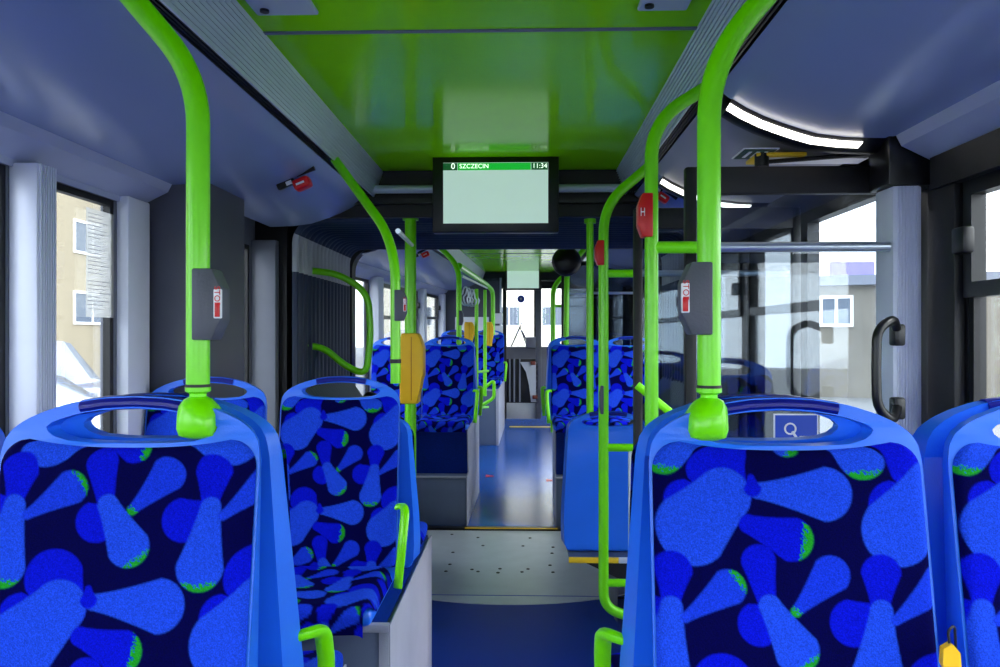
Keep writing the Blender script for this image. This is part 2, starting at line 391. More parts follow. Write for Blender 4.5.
def bellows():
    prof = []; x0, x1, z0, zt, r = -1.235, .985, .02, 2.175, .13
    prof += [(x0, z, (-1, 0)) for z in np.linspace(z0, zt - r, 14)]
    for k in range(1, 9):
        a = PI - PI / 2 * k / 8; prof.append((x0 + r + r * math.cos(a), zt - r + r * math.sin(a), (math.cos(a), math.sin(a))))
    prof += [(x, zt, (0, 1)) for x in np.linspace(x0 + r, x1 - r, 10)[1:]]
    for k in range(1, 9):
        a = PI / 2 - PI / 2 * k / 8; prof.append((x1 - r + r * math.cos(a), zt - r + r * math.sin(a), (math.cos(a), math.sin(a))))
    prof += [(x1, z, (1, 0)) for z in np.linspace(zt - r, z0, 14)[1:]]
    b = MB(); npl = 15; ys = []; 
    for i in range(npl):
        for t, d in ((0, .0), (.12, -.022), (.3, -.03), (.5, -.022), (.62, 0), (.72, .02), (.86, .02)):
            ys.append((4.14 + (i + t) / npl * 1.32, d))
    ys.append((5.46, 0)); rows = []
    for (y, d) in ys:
        rows.append([b.b.verts.new((x + nx * d, y, z + nz_ * d)) for x, z, (nx, nz_) in prof])
    for i in range(len(rows) - 1):
        for j in range(len(prof) - 1):
            zc = (prof[j][1] + prof[j + 1][1]) / 2
            b.mi = 1 if (1.93 < zc < 2.1) else 0
            b.face([rows[i][j], rows[i][j + 1], rows[i + 1][j + 1], rows[i + 1][j]])
    return struct(b, 'wall_bellows', [M_bell, M_bellp], ang=60)
bellows()
b = MB(); b.box(-1.45, 1.25, 4.0, 5.6, 2.5, 2.53); b.box(-1.47, -1.45, 4.1, 5.5, -.3, 2.5); b.box(1.23, 1.25, 4.1, 5.5, -.3, 2.5); struct(b, 'wall_joint_cover', M_black)
for s, nm in ((-1, 'left'), (1, 'right')):     # sloping ribbed covers at the foot of the bellows
    b = MB(); ny = 22
    cxm = -.125; prof = [(1.11, 1.27), (.98, 1.08), (.78, .82), (.68, .68), (.64, .55), (.63, .01)]
    rows = []
    for i in range(ny * 4 + 1):
        y = 4.2 + i / (ny * 4) * 1.22; d = (0, .010, .014, .010)[i % 4]
        rows.append([b.b.verts.new((cxm + s * (a - d), y, z + d * .8)) for a, z in prof])
    for i in range(len(rows) - 1):
        for j in range(len(prof) - 1): b.face([rows[i][j], rows[i][j + 1], rows[i + 1][j + 1], rows[i + 1][j]])
    struct(b, 'trim_bellows_cover', mat('ribbed grey cover', (96, 102, 114), .45), ang=60)
# head beam between ceiling end and bellows
b = MB(); b.box(-1.43, 1.19, 4.03, 4.06, 2.16, 2.47); struct(b, 'trim', M_black)
b = MB(); b.tube([(-1.05, 3.97, EYE + .745), (.80, 3.97, EYE + .745)], .021); struct(b, 'trim_cross_tube', M_duct)
b = MB(); b.sheet([(-1.2, 2.20), (-.9, 2.225), (.65, 2.225), (.95, 2.2)], 3.98, 4.06, .02); struct(b, 'trim', M_bplas)

# ------------------------------------------------------------------ front section shell
ceiling(5.5, 12.2, FM, (8.8,))
cove(-1, 5.5, 12.2, FM, M_cove, (7.2, 9.2)); cove(1, 5.5, 12.2, FM, M_cove, (7.2, 9.2))
strip(-1, 5.5, 12.2, FM); strip(1, 5.5, 12.2, FM)
b = MB(); b.box(-1.5, 1.26, 5.5, 15.2, 2.5, 2.53); struct(b, 'roof', M_grey, FM)
b = MB(); b.box(XL - .05, XR + .05, 6.18, 15.0, -.05, .0); struct(b, 'floor', mat('glossy navy floor', (14, 74, 160), .2, bump=.25, bscale=30, var=.25, vscale=90), FM)
wall(-1, 5.5, 15, [(5.62, 7.05, BOTW, TOPW), (7.3, 9.85, BOTW, TOPW), (10.1, 11.9, BOTW, TOPW), (12.6, 14.6, BOTW, TOPW)], FM, M_grey)
window(-1, 5.62, 7.05, BOTW, TOPW, FM)
window(-1, 7.3, 8.5, BOTW, TOPW, FM, 1.66); window(-1, 8.5, 9.85, BOTW, TOPW, FM, 1.66)
window(-1, 10.1, 11.9, BOTW, TOPW, FM, 1.66); window(-1, 12.6, 14.6, BOTW, TOPW, FM)
for y in (7.06, 9.88, 11.92): pillar(XL, XL + .09, y, y + .22, BOTW - .1, 2.05, FM, m=M_white)
wall(1, 5.5, 15, [(5.62, 7.05, BOTW, TOPW), (7.8, 9.0, .0, 2.0), (9.4, 11.9, BOTW, TOPW), (12.8, 14.2, .0, TOPW)], FM, M_grey)
window(1, 5.62, 7.05, BOTW, TOPW, FM, 1.66); window(1, 7.8, 9.0, .06, 2.0, FM, fr=.06); window(1, 9.4, 11.9, BOTW, TOPW, FM, 1.66); window(1, 12.8, 14.2, .06, 2.0, FM, fr=.06)
for y in (7.06, 9.05, 11.95): pillar(XR - .09, XR, y, y + .22, BOTW - .1, 2.05, FM, m=M_dgrey)
# bulkhead over the driver, cab partition, windscreen
b = MB(); b.box(XL, XR, 12.2, 12.26, 2.26, 2.5); struct(b, 'wall_header', M_black, FM)
b = MB(); b.box(XL, XR, 12.2, 15, 2.4, 2.42); struct(b, 'ceiling', M_dgrey, FM)
b = MB(); b.box(XL, -.50, 12.2, 12.26, 0, 2.3); struct(b, 'wall_bulkhead', M_dgrey, FM)
b = MB()
b.box(XL, XR, 15.0, 15.08, -.3, 1.1); b.box(XL, XR, 15.0, 15.08, 2.25, 2.5); b.box(XL, XL + .12, 15.0, 15.08, 1.1, 2.25); b.box(XR - .12, XR, 15.0, 15.08, 1.1, 2.25)
b.box(.02, .08, 15.0, 15.06, 1.1, 2.25)
struct(b, 'wall_front', M_bplas, FM)
b = MB(); b.box(XL + .1, XR - .1, 15.03, 15.035, 1.08, 2.27); struct(b, 'window_windscreen', M_pane, FM)

# ------------------------------------------------------------------ seats
DEEP = np.array(lin((6, 18, 192))); LIGHT = np.array(lin((30, 70, 210))); NAVY = np.array(lin((1, 1, 62))); GRN = np.array(lin((30, 150, 10)))
PET = [  # narrow end x, y, r; fat end x, y, r; shade; green tip direction and offset
    (200, 200, 40, 122, 203, 66, 0, None), (250, 180, 60, 210, 95, 88, 0, None), (230, 175, 80, 138, 275, 106, 1, None),
    (300, 255, 28, 420, 296, 64, 0, (1, .15, 15)), (330, 158, 24, 522, 167, 79, 1, None), (312, 120, 10, 315, 150, 26, 0, None),
    (345, 480, 26, 325, 362, 50, 0, None), (360, 515, 40, 320, 535, 62, 0, None), (352, 485, 32, 420, 605, 64, 1, (.6, .8, 26)),
    (425, 500, 15, 527, 397, 55, .5, (-.7, .7, 120)), (660, 480, 28, 668, 398, 56, 0, None), (650, 515, 40, 583, 530, 66, 0, None),
    (662, 500, 32, 640, 668, 72, 1, (0, 1, 30)), (700, 525, 14, 825, 437, 52, .6, (.7, -.5, 10))]
def petal_colors(U, V):
    """U, V in pattern units (1840 per metre)"""
    col = np.tile(NAVY, (U.size, 1)); U = np.mod(U, 590.); V = np.mod(V, 610.)
    rng = np.random.RandomState(3); noise = rng.rand(U.size)
    for (ax, ay, ar, bx, by, br, sh, g) in PET:
        for ox in (-590, 0, 590):
            for oy in (-610, 0, 610):
                x = U - ox; y = V - oy
                dx, dy = bx - ax, by - ay; L2 = dx * dx + dy * dy
                t = np.clip(((x - ax) * dx + (y - ay) * dy) / L2, 0, 1); tt = t ** 1.25
                d = np.hypot(x - (ax + dx * t), y - (ay + dy * t)) - (ar + (br - ar) * tt)
                k = np.clip(.5 - d / 5, 0, 1)[:, None]
                c = (DEEP * (1 - sh) + LIGHT * sh)[None, :] * (.9 + .2 * noise[:, None])
                if g:
                    s = (x - bx) * g[0] + (y - by) * g[1]; gk = (np.clip((s - g[2]) / 40, 0, 1) * (.45 + .75 * noise) > .38)[:, None] * .97
                    c = c * (1 - gk) + GRN * gk
                col = col * (1 - k) + c * k
    return col
def grid_mesh(name, fn, nu, nv, phase, size):
    """fn(u,v)->(x,y,z) arrays for u,v in 0..1; size in metres sets the pattern scale"""
    u, v = np.meshgrid(np.linspace(0, 1, nu), np.linspace(0, 1, nv)); u = u.ravel(); v = v.ravel()
    co = np.stack(fn(u, v), 1).astype(np.float32)
    i = np.arange((nv - 1) * (nu - 1)); r = i // (nu - 1); c = i % (nu - 1); a = r * nu + c
    fa = np.stack([a, a + 1, a + nu + 1, a + nu], 1).astype(np.int32)
    me = bpy.data.meshes.new(name); me.from_pydata(co.tolist(), [], fa.tolist())
    col = petal_colors(phase[0] + u * size[0] * 1840, phase[1] + v * size[1] * 1840)
    at = me.color_attributes.new('petal', 'FLOAT_COLOR', 'POINT')
    at.data.foreach_set('color', np.concatenate([col, np.ones((col.shape[0], 1))], 1).astype(np.float32).ravel())
    me.materials.append(M_fab); me.shade_smooth(); return me
TAN = math.tan(math.radians(9.5))
HT = .743
def back_fn(u, v):
    H0, H1 = .075, .658
    z = H1 - v * (H1 - H0)
    hw = .2165 + .002 * v
    x = (u - .5) * 2
    # rounded upper corners and a slightly hollow top edge
    top = H1 + .014 * np.abs(x) ** 2.5; z = top - v * (top - H0)
    dtop = top - z; rr = .045
    shrink = np.where(dtop < rr, rr - np.sqrt(np.maximum(rr * rr - (rr - dtop) ** 2, 0)), 0)
    X = x * (hw - shrink)
    ed = np.minimum((1 - np.abs(x)) * hw, np.minimum(dtop, z - H0 + .02))
    puff = .010 * (1 - np.exp(-ed / .005)) - .004
    hollow = .012 * (1 - x * x) * np.sin(np.clip(v, 0, 1) * PI)
    return X, z * TAN - puff - .006 + hollow * .6, z
def cush_fn(u, v):
    x = (u - .5) * 2; d = v * .47
    # path runs forward on top and rolls down over the front edge
    flat = .355; rr = .045
    th = np.clip((d - flat) / rr, 0, PI / 2 * 1.02); over = np.maximum(d - flat - rr * PI / 2, 0)
    y = -.015 - np.minimum(d, flat) - rr * np.sin(th); z = .082 - rr * (1 - np.cos(th)) - over
    z = z - .012 * np.sin(np.clip(v, 0, 1) * PI) * (1 - x * x) + .006 * x * x
    ed = (1 - np.abs(x)) * .2; z = z - .045 * np.exp(-ed / .012) * (1 - np.clip((d - .30) / .08, 0, 1)) - .012 * np.exp(-ed / .012)
    c = np.clip((d - (flat - .02)) / .06, 0, 1); X = x * (.213 - .022 * c ** 2)
    return X, y, z
backN = {}; cushN = {}
def fab_meshes(ph, fine):
    k = (ph, fine)
    if k not in backN:
        n = (200, 286) if fine else (110, 158)
        backN[k] = grid_mesh('backrest_fabric', back_fn, n[0], n[1], ph, (.425, .585))
        cushN[k] = grid_mesh('cushion_fabric', cush_fn, n[0] // 2 * 1, n[1] // 2, (ph[0] + 120, ph[1] + 250), (.405, .47))
    return backN[k], cushN[k]
def arc_z(x, peak=HT):   # top outline of the handle arch
    a = abs(x)
    pts = [(0, 0), (.05, -.002), (.09, -.008), (.13, -.018), (.165, -.031), (.19, -.044), (.207, -.058), (.218, -.078), (.222, -.11), (.2225, -.16)]
    for (p, q), (r, s) in zip(pts, pts[1:]):
        if a <= r: return peak + q + (s - q) * (a - p) / (r - p)
    return peak - .16
def shell_mesh():
    cu = bpy.data.curves.new('shell', 'CURVE'); cu.dimensions = '2D'; cu.fill_mode = 'BOTH'; cu.extrude = .5; cu.bevel_depth = 0
    xs = [.222 * math.sin(PI / 2 * i / 22) for i in range(23)]
    top = [(x, arc_z(x)) for x in xs]
    right = top + [(.222, .50), (.222, .36), (.222, .24), (.222, .12), (.218, .04), (.20, .015)]
    outer = right + [(-x, z) for x, z in right[::-1][:-1]]
    hole_t = [(x, arc_z(x) - .0205 - .06 * max(0, x - .10)) for x in [0, .03, .06, .08, .10, .12, .138]]
    hr = hole_t + [(.146, .692), (.144, .685), (.132, .676), (.108, .669), (.06, .6655), (0, .6645)]
    hole = hr + [(-x, z) for x, z in hr[::-1][1:-1]]
    for pl in (outer, hole):
        s = cu.splines.new('POLY'); s.points.add(len(pl) - 1); s.use_cyclic_u = True
        for p, (x, z) in zip(s.points, pl): p.co = (x, z, 0, 1)
    o = bpy.data.objects.new('shell', cu); C.objects.link(o)
    dg = bpy.context.evaluated_depsgraph_get(); me = bpy.data.meshes.new_from_object(o.evaluated_get(dg))
    bpy.data.objects.remove(o); bpy.data.curves.remove(cu)
    b = bmesh.new(); b.from_mesh(me)
    bmesh.ops.remove_doubles(b, verts=b.verts[:], dist=1e-5)
    for v in b.verts:
        x, z, t = v.co.x, v.co.y, v.co.z + .5
        th = .028 + .085 * max(0, 1 - z / .72) ** 1.0
        sh = 1 - .05 * t * (abs(x) / .222)
        v.co = Vector((x * sh, z * TAN + t * th, z))
    sharp = [e for e in b.edges if e.is_manifold and e.calc_face_angle(0) > 1.0]
    bmesh.ops.bevel(b, geom=sharp, offset=.006, segments=3, profile=.5, affect='EDGES', clamp_overlap=True)
    bmesh.ops.recalc_face_normals(b, faces=b.faces[:])
    b.to_mesh(me); b.free(); me.materials.clear(); me.materials.append(M_shell); me.name = 'back_shell'
    me.shade_smooth(); me.set_sharp_from_angle(angle=math.radians(40)); return me
SHELL = shell_mesh()
SHELL2 = SHELL.copy(); SHELL2.name = 'back_shell_tapered'
for v_ in SHELL2.vertices: v_.co.x *= .93 + .11 * min(1, max(0, (.70 - v_.co.z) / .5))
def seat_extra():
    b = MB(); b.box(-.208, .208, -.375, .11, 0, .055, .022, 3); base = b
    xs = [-.092 + .184 * i / 18 for i in range(19)]
    g = MB(); g.tube([(x, (arc_z(x) - .0110) * TAN + .014, arc_z(x) - .0105) for x in xs], .0125, 14, ry=.0195, up=(0, 0, 1))
    return base, g
def handle_mb(sx):
    P = fillet([(sx * .205, .05, .275), (sx * .240, .045, .285), (sx * .256, .0, .275), (sx * .254, -.045, .19), (sx * .238, -.05, .02)], [.0, .02, .03, .06, 0], 6)
    n = len(P); return MB().tube(P, [.010 + .002 * math.sin(PI * i / n) for i in range(n)], 12, ry=[.012 + .005 * min(1, i / (n * .5)) for i in range(n)], up=(1, 0, 0))
def make_seat(hside, ph, fine, loc, rz, M, **k):
    t = empty('bus_seat', loc, M, rz, **k)
    sh = link('back_shell', SHELL if abs(rz) < 1 else SHELL2, t, smooth=False)
    base, g = seat_extra(); base.build('seat_base', M_shell, t); gr = g.build('grip', M_grip, sh); gr['label'] = 'dark blue grip'
    bm_, cm_ = fab_meshes(ph, fine)
    link('backrest_fabric', bm_, t, smooth=False); link('seat_cushion', cm_, t, smooth=False)
    if hside:
        h = handle_mb(hside).build('side_handle', M_pole, t); h['label'] = 'lime green side handle'
    return t
PHR = (28, 42); PHL = (5, 316)
LS, RS = (-.660, -1.148), (.428, .912)
G1 = 'seats in the nearest back-to-back rows'; G2 = 'seats of the facing row on the low box'; G3 = 'far seats beyond the articulation'
cat = dict(cat='seat')
Z1 = .703; Y1 = 1.182; YC = 1.505
make_seat(1, PHL, True, (LS[0], Y1, Z1), 0, ID, label='patterned blue seat filling the lower left of the photo, its fabric face towards the viewer', group=G1, **cat)
make_seat(0, PHL, False, (LS[1], Y1, Z1), 0, ID, label='blue seat cut off at the left photo edge, beside the pale window pillar', group=G1, **cat)
make_seat(-1, PHR, False, (LS[0] + .015, YC, Z1), PI, ID, label='blue seat back to back with the lower left patterned seat, green handle on the aisle', group=G1, **cat)
make_seat(0, PHR, False, (LS[1], YC, Z1), PI, ID, label='blue seat by the left window, behind the one cut off at the left edge', group=G1, **cat)
make_seat(0, PHR, True, (RS[0], Y1, Z1), 0, ID, label='patterned blue seat filling the lower right of the photo, under the thick right green pole', group=G1, **cat)
make_seat(0, PHR, True, (RS[1], Y1, Z1), 0, ID, label='patterned seat cut off by the right photo edge, beside the dark window wall', group=G1, **cat)
make_seat(1, PHL, False, (RS[0] - .018, YC, Z1), PI, ID, label='blue seat hidden behind the lower right patterned seat, green handle low on the aisle', group=G1, **cat)
make_seat(0, PHL, False, (RS[1] - .025, YC, Z1), PI, ID, label='plain blue seat back rising behind the seat at the right photo edge', group=G1, **cat)
Z2 = .653; Y2 = 2.745
make_seat(1, PHR, False, (LS[0] - .012, Y2, Z2), 0, ID, label='patterned seat on the grey box left of the aisle, its whole cushion in view', group=G2, **cat)
make_seat(0, PHR, False, (LS[1] - .005, Y2 - .04, Z2), 0, ID, label='window seat seen behind the left green pole clamp, in front of the charcoal cabinet', group=G2, **cat)
low = make_seat(0, PHR, False, (LS[0] + .025, Y2 + .34, Z2), PI, ID, label='plain blue seat back just right of and behind the seat on the grey box', group=G2, **cat)
low.scale = (1, 1, .82)
lone = make_seat(0, PHR, False, (.425, 4.06, .455), PI, ID, label='single plain blue seat back right of the aisle, standing on a yellow-edged step', **cat)
lone.scale = (1, 1, .96)
# front section rows
ZF = .77
mk = lambda h, x, y, z, rz, lab: make_seat(h, PHR, False, (x, y, z), rz, FM, label=lab, group=G3, **cat)
mk(1, -.665, 6.62, ZF, 0, 'far left aisle seat on the dark blue box, facing the viewer, beside the orange validators')
mk(0, -1.11, 6.62, ZF, 0, 'far left window seat half hidden by the yellow validator on the green pole')
mk(-1, .435, 6.62, ZF, 0, 'far right aisle seat facing the viewer, between the two green poles')
mk(0, .885, 6.62, ZF, 0, 'far right window seat seen through the door leaf glass')
mk(1, .40, 7.02, ZF, PI, 'plain blue seat back poking out left of the far right aisle seat')
mk(-1, -.66, 7.02, ZF, PI, 'blue seat back to back with the far left aisle seat')
mk(1, -.60, 11.0, ZF, 0, 'farthest left aisle seat, tiny, beside the second orange validator')
mk(0, -1.05, 10.9, ZF, 0, 'farthest left window seat, only its arched top showing under the white notice')

# boxes under the seats
def wheel_box(x0, x1, y0, y1, z, side, M, label, front=True, group=None):
    t = empty('wheel_box', ((x0 + x1) / 2, (y0 + y1) / 2, 0), M, label=label, cat='seat platform', group=group)
    hx, hy = (x1 - x0) / 2, (y1 - y0) / 2
    b = MB(); b.box(-hx, hx, -hy, hy, 0, z - .006, .01); b.build('body', M_boxf, t)
    b = MB(); b.box(-hx + .012, hx - .012, -hy + .02, hy, z - .006, z + .002, .001); b.build('top_mat', M_mat, t)
    b = MB(); xa = hx if side < 0 else -hx; b.box(min(xa, xa - side * -.0), max(xa, xa), -hy, hy, 0, z) if False else b.box(min(xa, xa - side * .006), max(xa, xa - side * .006), -hy - .004, hy, .0, z + .004, .002)
    b.build('side_panel', M_box, t)
    b = MB(); b.box(-hx, hx, -hy - .008, -hy + .02, z - .02, z + .004, .003); b.box(min(xa, xa + side * .03), max(xa, xa + side * .03), -hy - .006, -hy + .004, 0, z - .02, .001); b.build('edge_profile', M_box, t)
    return t
wheel_box(XL + .002, -.416, 2.41, 3.50, .648, -1, ID, 'low grey and navy box under the seat left of the aisle')
wheel_box(XL + .002, -.46, .6, 2.0, .698, -1, ID, 'box carrying the nearest left seats, below the frame')
wheel_box(.225, XR - .002, .6, 2.05, .698, 1, ID, 'box carrying the nearest right seats, below the frame')
def far_box(x0, x1, side, lab):
    t = empty('wheel_box', ((x0 + x1) / 2, 6.25, 0), FM, label=lab, cat='seat platform', group='far seat boxes')
    hx = (x1 - x0) / 2
    MB().box(-hx, hx, 0, 1.25, 0, .395, .006).build('lower_box', M_boxf, t)
    b = MB(); b.prism([(.14, .395), (1.1, .395), (1.1, .768), (.06, .768)], -hx, hx, 'x'); b.build('upper_panel', M_mat, t)
    xa = -side * hx; b = MB(); b.prism([(-.004, 0), (1.26, 0), (1.26, .77), (.05, .77), (.12, .41), (-.004, .40)], min(xa, xa - side * .008), max(xa, xa - side * .008), 'x'); b.build('side_panel', M_box, t)
    b = MB(); b.box(-hx, hx, -.006, .01, .385, .40, .002); b.build('edge_profile', M_box, t)
far_box(XL + .01, -.47, -1, 'far left box below the aisle seat, slate lower part and navy upper panel')
far_box(.25, XR - .01, 1, 'far right box below the seats, seen left of the lone blue seat')
wheel_box(XL + .01, -.42, 10.25, 12.1, .74, -1, FM, 'farthest pale box on the left of the aisle, with ladder rail above')
# step under the lone seat
t = empty('seat_step', (.60, 3.86, 0), label='yellow-edged step carrying the lone blue seat', cat='platform')
MB().box(-.37, .36, 0, .60, .425, .452, .004).build('deck', M_boxf, t)
MB().box(-.375, -.13, -.012, 0, .428, .456, .002).build('yellow_edge', M_yel, t)
MB().box(-.13, .36, -.012, 0, .428, .456, .002).build('grey_edge', M_rib, t)
MB().prism([(-.30, .425), (.35, .425), (.35, .34), (-.12, .34)], .02, .5, 'y').build('underside', M_black, t)
MB().box(.05, .12, .08, .16, .006, .36).build('support', M_grey, t)

# ------------------------------------------------------------------ green poles
def clamp(t, loc, s=1, flip=1):
    """rounded green foot gripping a seat handle; loc is the pole foot"""
    b = MB(); prof = [(-.0, .021, .021), (-.007, .021, .021), (-.011, .014, .014), (-.016, .014, .014), (-.021, .023, .027), (-.031, .030, .036), (-.045, .0325, .040), (-.068, .034, .041), (-.080, .031, .037), (-.086, .018, .022)]
    n = 20; rows = []
    for z, a, d in prof:
        k = min(1, max(0, (-.028 - z) / .02)); e = 2 + 1.6 * k
        row = []
        for i in range(n):
            q = 2 * PI * i / n; c_, s_ = math.cos(q), math.sin(q)
            row.append(b.b.verts.new((s * a * math.copysign(abs(c_) ** (2 / e), c_) + flip * .006 * k, s * d * math.copysign(abs(s_) ** (2 / e), s_), s * z)))
        rows.append(row)
    for r in range(len(rows) - 1):
        for i in range(n): b.face([rows[r][i], rows[r][(i + 1) % n], rows[r + 1][(i + 1) % n], rows[r + 1][i]])
    b.face(rows[0]); b.face(rows[-1][::-1])
    o = b.build('clamp', M_pole, t, ang=50); o.location = loc
    r = MB().tube([(0, 0, .0), (0, 0, .005)], .0206 * s, 20).build('rubber_ring', M_black, t); r.location = loc
    return o
def button(t, x, y, z, side, m=M_dgrey, h=.12, wd=.04, txt=True, lab=None):
    """stop button housing on the pole, bulging to one side"""
    b = MB(); hh = h / 2; poly = [(-side * .004, -hh), (side * wd * .75, -hh), (side * wd * 1.12, -hh * .45), (side * wd * 1.12, hh * .45), (side * wd * .75, hh), (-side * .004, hh)]
    b.prism(poly, -.026, .022); bmesh.ops.bevel(b.b, geom=b.b.edges[:], offset=.003, segments=2, affect='EDGES', profile=.5)
    o = b.build('stop_button', m, t); o.location = (x, y, z)
    if lab: o['label'] = lab
    if txt:
        b = MB(); x0 = side * wd * .86; b.box(min(x0, side * wd * 1.2), max(x0, side * wd * 1.2), -.029, -.022, -hh * .40, hh * .42, .002); p = b.build('button_plate', M_wht, o)
        b = MB(); b.box(min(side * wd * .93, side * wd * 1.15), max(side * wd * .93, side * wd * 1.15), -.031, -.028, -hh * .36, hh * .02, .001); b.build('button_face', M_red, p)
        text('STOP', .014, 'lettering', M_red, p, (side * wd * 1.03, -.0296, hh * .22), (PI / 2, PI / 2, 0))
    return o
def pole(pts, r, label, M=ID, group='green grab poles', rad=.1, foot=None):
    base = Vector(pts[-1]) if foot is None else Vector(foot)
    t = empty('grab_pole', base, M, label=label, cat='pole', group=group)
    P = [Vector(p) - base for p in pts]
    MB().tube(fillet(P, rad, 10), r, 20).build('tube', M_pole, t)
    return t, base
YP = 1.318
def corner_pole(xv, zfoot, Y, top, r, label, side, g='corner poles clamped to the seat handles', bz=None):
    pts = [top, (xv, Y, top[2] - abs(top[0] - xv) * 1.0), (xv, Y, zfoot)]
    t, base = pole(pts, r, label, group=g, rad=.16)
    return t, base
# nearest left pole
xv = W(198, 300, YP).x; zf = W(198, 387, YP).z
p1 = W(155, 35, YP)
t, bs = pole([(-.80, YP - .02, 2.285), (xv, YP, W(198, 76, YP).z), (xv, YP, zf)], .0195, 'thick green pole left of centre, clamped to the lower left seat', rad=.085)
clamp(t, (0, 0, 0)); button(t, .004, -.002, W(0, 305, YP).z - zf, 1, lab='grey stop button housing with red plate')
xv = W(709, 300, YP).x
t, bs = pole([(.555, YP - .02, 2.29), (xv, YP, W(709, 62, YP).z), (xv, YP, zf)], .0195, 'thick green pole right of centre, clamped to the lower right seat', rad=.10)
clamp(t, (0, 0, 0), 1, -1); button(t, -.004, -.002, W(0, 300, YP).z - zf, -1, lab='grey stop button housing with red plate')
# pole behind the right seat, carrying the grey bar to the door post
Y = 2.27; xv = W(651.5, 300, Y).x
t, bs = pole([(.555, Y + .02, 2.285), (xv, Y, W(651, 122, Y).z), (xv, Y, .002)], .0195, 'green pole with red button, directly left of the thick right pole', rad=.13)
zz = W(780, 247, Y).z - bs.z
MB().tube([(0, 0, zz), (.155, 0, zz)], .0175, 16).build('sleeve', M_pole, t)
o = MB().tube([(.155, 0, zz), (1.05 - xv, 0, zz)], .015, 16).build('crossbar', M_gsilver, t); o['label'] = 'brushed grey crossbar'
button(t, -.004, -.004, W(0, 219, Y).z - bs.z, -1, M_red, .125, .034, txt=False, lab='red button housing')
text('H', .034, 'lettering', M_wht, t, (-.030, -.034, W(0, 217, Y).z - bs.z), ext=.001, sx=.6)
# partition frame past the door
Y = 3.33; xv = W(603.5, 300, Y).x; zb = W(0, 602, Y).z
t, bs = pole([(.555, Y + .02, 2.285), (xv, Y, W(603, 205, Y).z), (xv, Y, zb), (xv + .14, Y, zb - .04)], .0215, 'long green pole with red button reaching below the lone blue seat, right of the aisle', rad=.12, foot=(xv, Y, zb))
for py in (275, 445, 577):
    zz = W(0, py, Y).z - bs.z; MB().tube([(0, 0, zz), (.125, 0, zz)], .017, 14).build('crossbar', M_pole, t)
o = MB().tube([(.125, 0, W(0, 275, Y).z - bs.z), (.78, 0, W(0, 275, Y).z - bs.z)], .013, 14).build('crossbar', M_gsilver, t); o['label'] = 'brushed grey crossbar'
button(t, -.004, -.004, W(0, 255, Y).z - bs.z, -1, M_red, .105, .030, txt=False, lab='red button housing')
button(t, -.006, -.004, W(0, 398, Y).z - bs.z, -1, M_dgrey, .12, .012, txt=False, lab='grey button housing')
o = MB().box(.105, .135, -.012, .012, W(0, 575, Y).z - bs.z - .3, W(0, 448, Y).z - bs.z, .004).build('post', M_rib, t); o['label'] = 'grey aluminium post'
MB().tube(fillet([(.13, 0, -.05), (.13, .02, -.25), (.20, .05, W(0, 600, Y).z - bs.z - .38)], .1), .018, 12).build('strut', M_grey, t)
# thin pole on the lone seat
Y = 3.95; xv = W(590, 300, Y).x
t, bs = pole([(xv, Y, W(0, 224, Y).z), (xv, Y, 1.15)], .0185, 'thin green pole standing on the lone blue seat back')
MB().tube([(0, 0, W(0, 224, Y).z - bs.z - .01), (0, 0, W(0, 224, Y).z - bs.z + .012)], .03, 18).build('flange', M_pole, t)
# left row pole
Y = 2.895; xv = W(395.5, 300, Y).x
t, bs = pole([W(335, 160, 3.2), (xv, Y, W(395, 243, Y).z), (xv, Y, 1.37)], .0185, 'slim green pole bending left to the ceiling, clamped to the seat on the grey box', rad=.16)
MB().tube([(0, 0, .075), (0, 0, .09)], .021, 18).build('rubber_ring', M_black, t); button(t, .004, -.002, W(0, 306, Y).z - bs.z, 1, h=.115, wd=.034, lab='grey stop button housing with red plate')
a = W(398, 231, Y) - bs; c_ = W(412, 245, 4.06) - bs
o = MB().tube([a, c_], .010, 12).build('link_bar', M_gsilver, t); o['label'] = 'brushed silver link bar'
# validator pole
Y = 4.1; xv = W(410.5, 300, Y).x
t, bs = pole([(xv, Y, W(0, 221, Y).z), (xv, Y, .006)], .030, 'thick green floor pole carrying the big orange ticket validator')
MB().tube([(0, 0, W(0, 221, Y).z - .012), (0, 0, W(0, 221, Y).z + .01)], .042, 20).build('flange', M_pole, t)
def validator(px0, px1, py0, py1, Y, label, M=ID):
    p = W((px0 + px1) / 2, py1, Y); wd = (px1 - px0) / F * Y; h = (py1 - py0) / F * Y
    t = empty('ticket_validator', p, ID, label=label, cat='ticket validator', group='orange ticket validators')
    b = MB(); a = wd / 2; b.prism([(-a * .9, 0), (a * .55, 0), (a * .6, h * .22), (a, h * .40), (a, h * .80), (a * .75, h * .93), (a * .5, h), (-a * .85, h), (-a, h * .9), (-a, h * .06)], -wd * .45, wd * .45)
    bmesh.ops.bevel(b.b, geom=b.b.edges[:], offset=wd * .06, segments=3, affect='EDGES', profile=.5); b.build('housing', M_orange, t, ang=50)
    MB().box(-a * .03, a * .03, -wd * .46, -wd * .44, h * .05, h * .95).build('seam', mat('dark orange seam', (190, 105, 5), .5), t)
    MB().box(-a * 1.3, -a * .95, -wd * .2, wd * .2, h * .32, h * .38, .002).build('mount', M_black, t)
    return t
validator(401, 424.5, 333, 403, 4.02, 'big orange ticket validator on the thick pole left of the aisle')
validator(464.5, 474.5, 322, 344, 8.35, 'small orange ticket validator, left one of the two far down the aisle')
validator(486, 493.5, 322, 346, 10.4, 'small orange ticket validator, farthest and right one of the two down the aisle')
